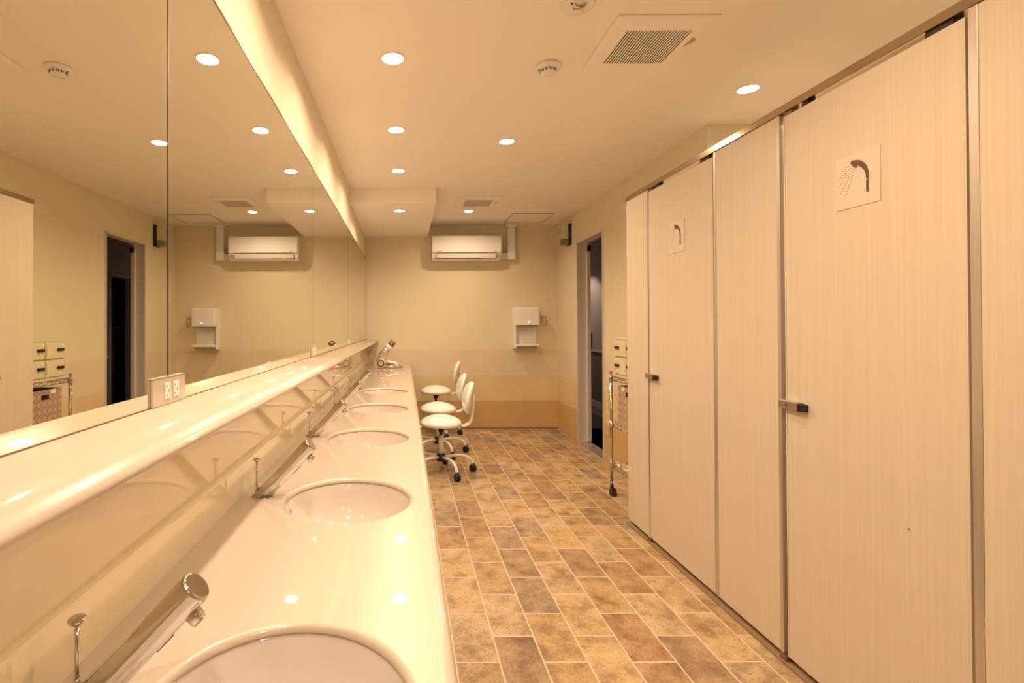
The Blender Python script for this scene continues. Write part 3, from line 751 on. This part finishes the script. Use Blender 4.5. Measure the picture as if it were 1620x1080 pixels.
# ------------------------------------------------------------------ stools at the far end of the counter
def arc(p0, p1, p2, n=8):
    p0, p1, p2 = Vector(p0), Vector(p1), Vector(p2)
    return [p0 * (1 - t_) ** 2 + p1 * 2 * t_ * (1 - t_) + p2 * t_ * t_ for t_ in [k / n for k in range(n + 1)]]
def make_chair():
    c = thing('swivel_chair', '', 'chair')
    SZ = .405
    up_ = thing('tmp', '', 'x'); bpy.data.objects.remove(up_)
    # domed saddle seat
    MB().lathe([(0, 0), (.155, 0), (.17, .004), (.176, .012), (.178, .024), (.174, .036), (.161, .048), (.135, .063), (.1, .077), (.06, .088), (.025, .0925), (0, .093)], (0, 0, SZ), 48, 1.0, 1.05, e=2.35).build('seat', M['vinyl'], c)
    B(-.06, .09, -.045, .045, SZ - .018, SZ - .0005).build('seat_mechanism', M['black'], c, .004)
    MB().cyl((0, 0, SZ - .06), (0, 0, SZ - .017), .02, .03, 20).cyl((0, 0, .30), (0, 0, SZ - .05), .013, .013, 16).build('gas_spring', M['black'], c)
    MB().tube([(.02, -.04, SZ - .012), (.03, -.12, SZ - .014), (.03, -.155, SZ - .01)], .005, 8).build('height_lever', M['black'], c)
    MB().cyl((0, 0, .155), (0, 0, .325), .0255, .0245, 24).build('column', M['enamel'], c)
    MB().lathe([(0, .165), (.03, .165), (.036, .155), (.044, .12), (.04, .1), (.02, .095), (0, .095)], n=24).build('hub', M['black'], c)
    for k in range(5):
        a = math.radians(6 - 72 * k); dx, dy = math.cos(a), math.sin(a)
        P_ = lambda r_, z: (r_ * dx, r_ * dy, z)
        pts = [P_(.035, .135), P_(.10, .142)] + arc(P_(.13, .144), P_(.262, .148), P_(.28, .058), 8)
        MB().tube(pts, [.0135] * 2 + [.0135] * 8 + [.0125], 14).build('base_leg', M['enamel'], c)
        ca = a + .5 + k; ex, ey = math.cos(ca), math.sin(ca); cx, cy = .28 * dx, .28 * dy
        cs = MB()
        for s_ in (-1, 1):
            cs.tube([(cx + ex * .003 * s_, cy + ey * .003 * s_, .0295), (cx + ex * .006 * s_, cy + ey * .006 * s_, .0295), (cx + ex * .018 * s_, cy + ey * .018 * s_, .0295), (cx + ex * .021 * s_, cy + ey * .021 * s_, .0295)], [.029, .0295, .0295, .025], 20)
        cs.tube([(cx, cy, .026), (cx, cy, .075)], [.012, .014], 12)
        hood = arc((cx - ey * .027, cy + ex * .027, .035), (cx - ey * .02, cy + ex * .02, .062), (cx + ey * .006, cy - ex * .006, .06), 5)
        cs.tube(hood, .009, 10)
        cs.build('caster', M['black'], c)
    for s_ in (-1, 1):
        y = .028 * s_
        pts = [(.04, y, SZ - .006), (.17, y, SZ - .004)] + arc((.19, y, SZ - .003), (.262, y, SZ - .002), (.272, y * 1.1, SZ + .09), 8) + [(.279, y * 1.3, SZ + .2), (.279, y * 1.3, SZ + .27)]
        MB().tube(pts, .0085, 10).build('back_tube', M['enamel'], c)
    # rounded back pad, curved, leaning slightly
    mb = MB(); n = 40; prof = [(.0, -.036), (.5, -.034), (.8, -.026), (.95, -.010), (1.0, .002), (.96, .013), (.82, .02), (.5, .023), (0, .024)]
    rings = []
    for r_, th in prof:
        rg = []
        for q in range(n):
            a = 2 * PI * q / n; ca, sa = math.cos(a), math.sin(a); e = 2.4
            f_ = (abs(ca) ** e + abs(sa) ** e) ** (-1 / e)
            yy = .168 * r_ * ca * f_; zz_ = .138 * r_ * sa * f_
            xx = th - 1.3 * yy * yy + .17 * zz_
            rg.append((.248 + xx, yy, SZ + .238 + zz_))
        rings.append(rg)
    vs_ = [p for rr in rings for p in rr]
    mb.add(vs_, [(i * n + q, i * n + (q + 1) % n, (i + 1) * n + (q + 1) % n, (i + 1) * n + q) for i in range(len(rings) - 1) for q in range(n)], True)
    mb.build('backrest', M['vinyl'], c)
    return c
ch = make_chair()
spots = [((.30, 4.37, 0), 0, 0, 'white swivel chair on casters nearest the camera, right of the counter'),
         ((.318, 5.03, 0), .02, .01, 'white swivel chair in the middle of the row of three at the counter'),
         ((.345, 5.86, 0), -.05, .08, 'white swivel chair farthest away, its seat raised higher, by the back wall')]
for i, (p, rz, rise, lab) in enumerate(spots):
    c = ch if i == 0 else copy_tree(ch)
    c.location = p; c.rotation_euler = (0, 0, rz)
    tag(c, lab, 'chair', 'white swivel chairs at the counter')
    if rise:
        for q in c.children:
            if q.name.split('.')[0] in ('seat', 'seat_mechanism', 'gas_spring', 'height_lever', 'back_tube', 'backrest'): q.location.z += rise
            if q.name.split('.')[0] == 'column' and rise > .03: q.location.z += .03

# ------------------------------------------------------------------ hair dryer on the counter end
dr = thing('hair_dryer', 'champagne hair dryer resting on the far end of the counter', 'hair dryer', (-.235, 5.56, HC))
mb = MB()
mb.tube([(-.052, 0, .075), (-.045, 0, .098), (-.025, 0, .135), (.0, 0, .172), (.022, 0, .2), (.04, 0, .222)], [.046, .047, .045, .041, .037, .034], 28)
mb.build('barrel', M['champagne'], dr)
MB().tube([(.034, 0, .215), (.055, 0, .24), (.062, 0, .248)], [.038, .037, .036], 28).build('nozzle_ring', M['whitegloss'], dr)
MB().tube([(.058, 0, .244), (.092, 0, .282)], [.034, .033], 28).build('brush_nozzle', M['bronze'], dr)
mb = MB()
for k in range(10):
    a = 2 * PI * k / 10
    d_ = Vector((.67, 0, .74)); n1_ = Vector((-.74, 0, .67)); o_ = (n1_ * math.cos(a) + Vector((0, 1, 0)) * math.sin(a)) * .028
    q = Vector((.09, 0, .28)) + o_; mb.tube([q, q + d_ * .02], .0032, 6)
mb.build('comb_teeth', M['black'], dr)
MB().cyl((-.04, -.052, .0555), (-.04, .052, .0555), .0535, .0535, 36).build('motor_housing', M['champagne'], dr, .006)
MB().cyl((-.04, -.0545, .0555), (-.04, -.0515, .0555), .041, .041, 32).build('intake_grille', M['bronze'], dr)
MB().cyl((-.04, -.057, .0555), (-.04, -.054, .0555), .024, .026, 32).build('intake_cap', M['champagne'], dr)
MB().tube([(-.0, 0, .07), (.05, 0, .066), (.10, 0, .05), (.15, 0, .032), (.165, 0, .028)], [.03, .03, .027, .025, .02], 24).build('handle', M['champagne'], dr)
MB().box(.03, .11, -.030, -.026, .045, .056).build('handle_switch', M['bronze'], dr, .001)
MB().tube([(.02, -.012, .022), (.07, -.014, .018), (.14, -.012, .014)], [.016, .017, .013], 16).build('folding_grip', M['champagne'], dr)
MB().tube([(.165, 0, .028), (.185, 0, .02), (.20, .01, .012), (.19, .04, .006), (.12, .09, .005), (.0, .10, .005), (-.08, .08, .005)], .0035, 8).build('power_cord', M['bronze'], dr)
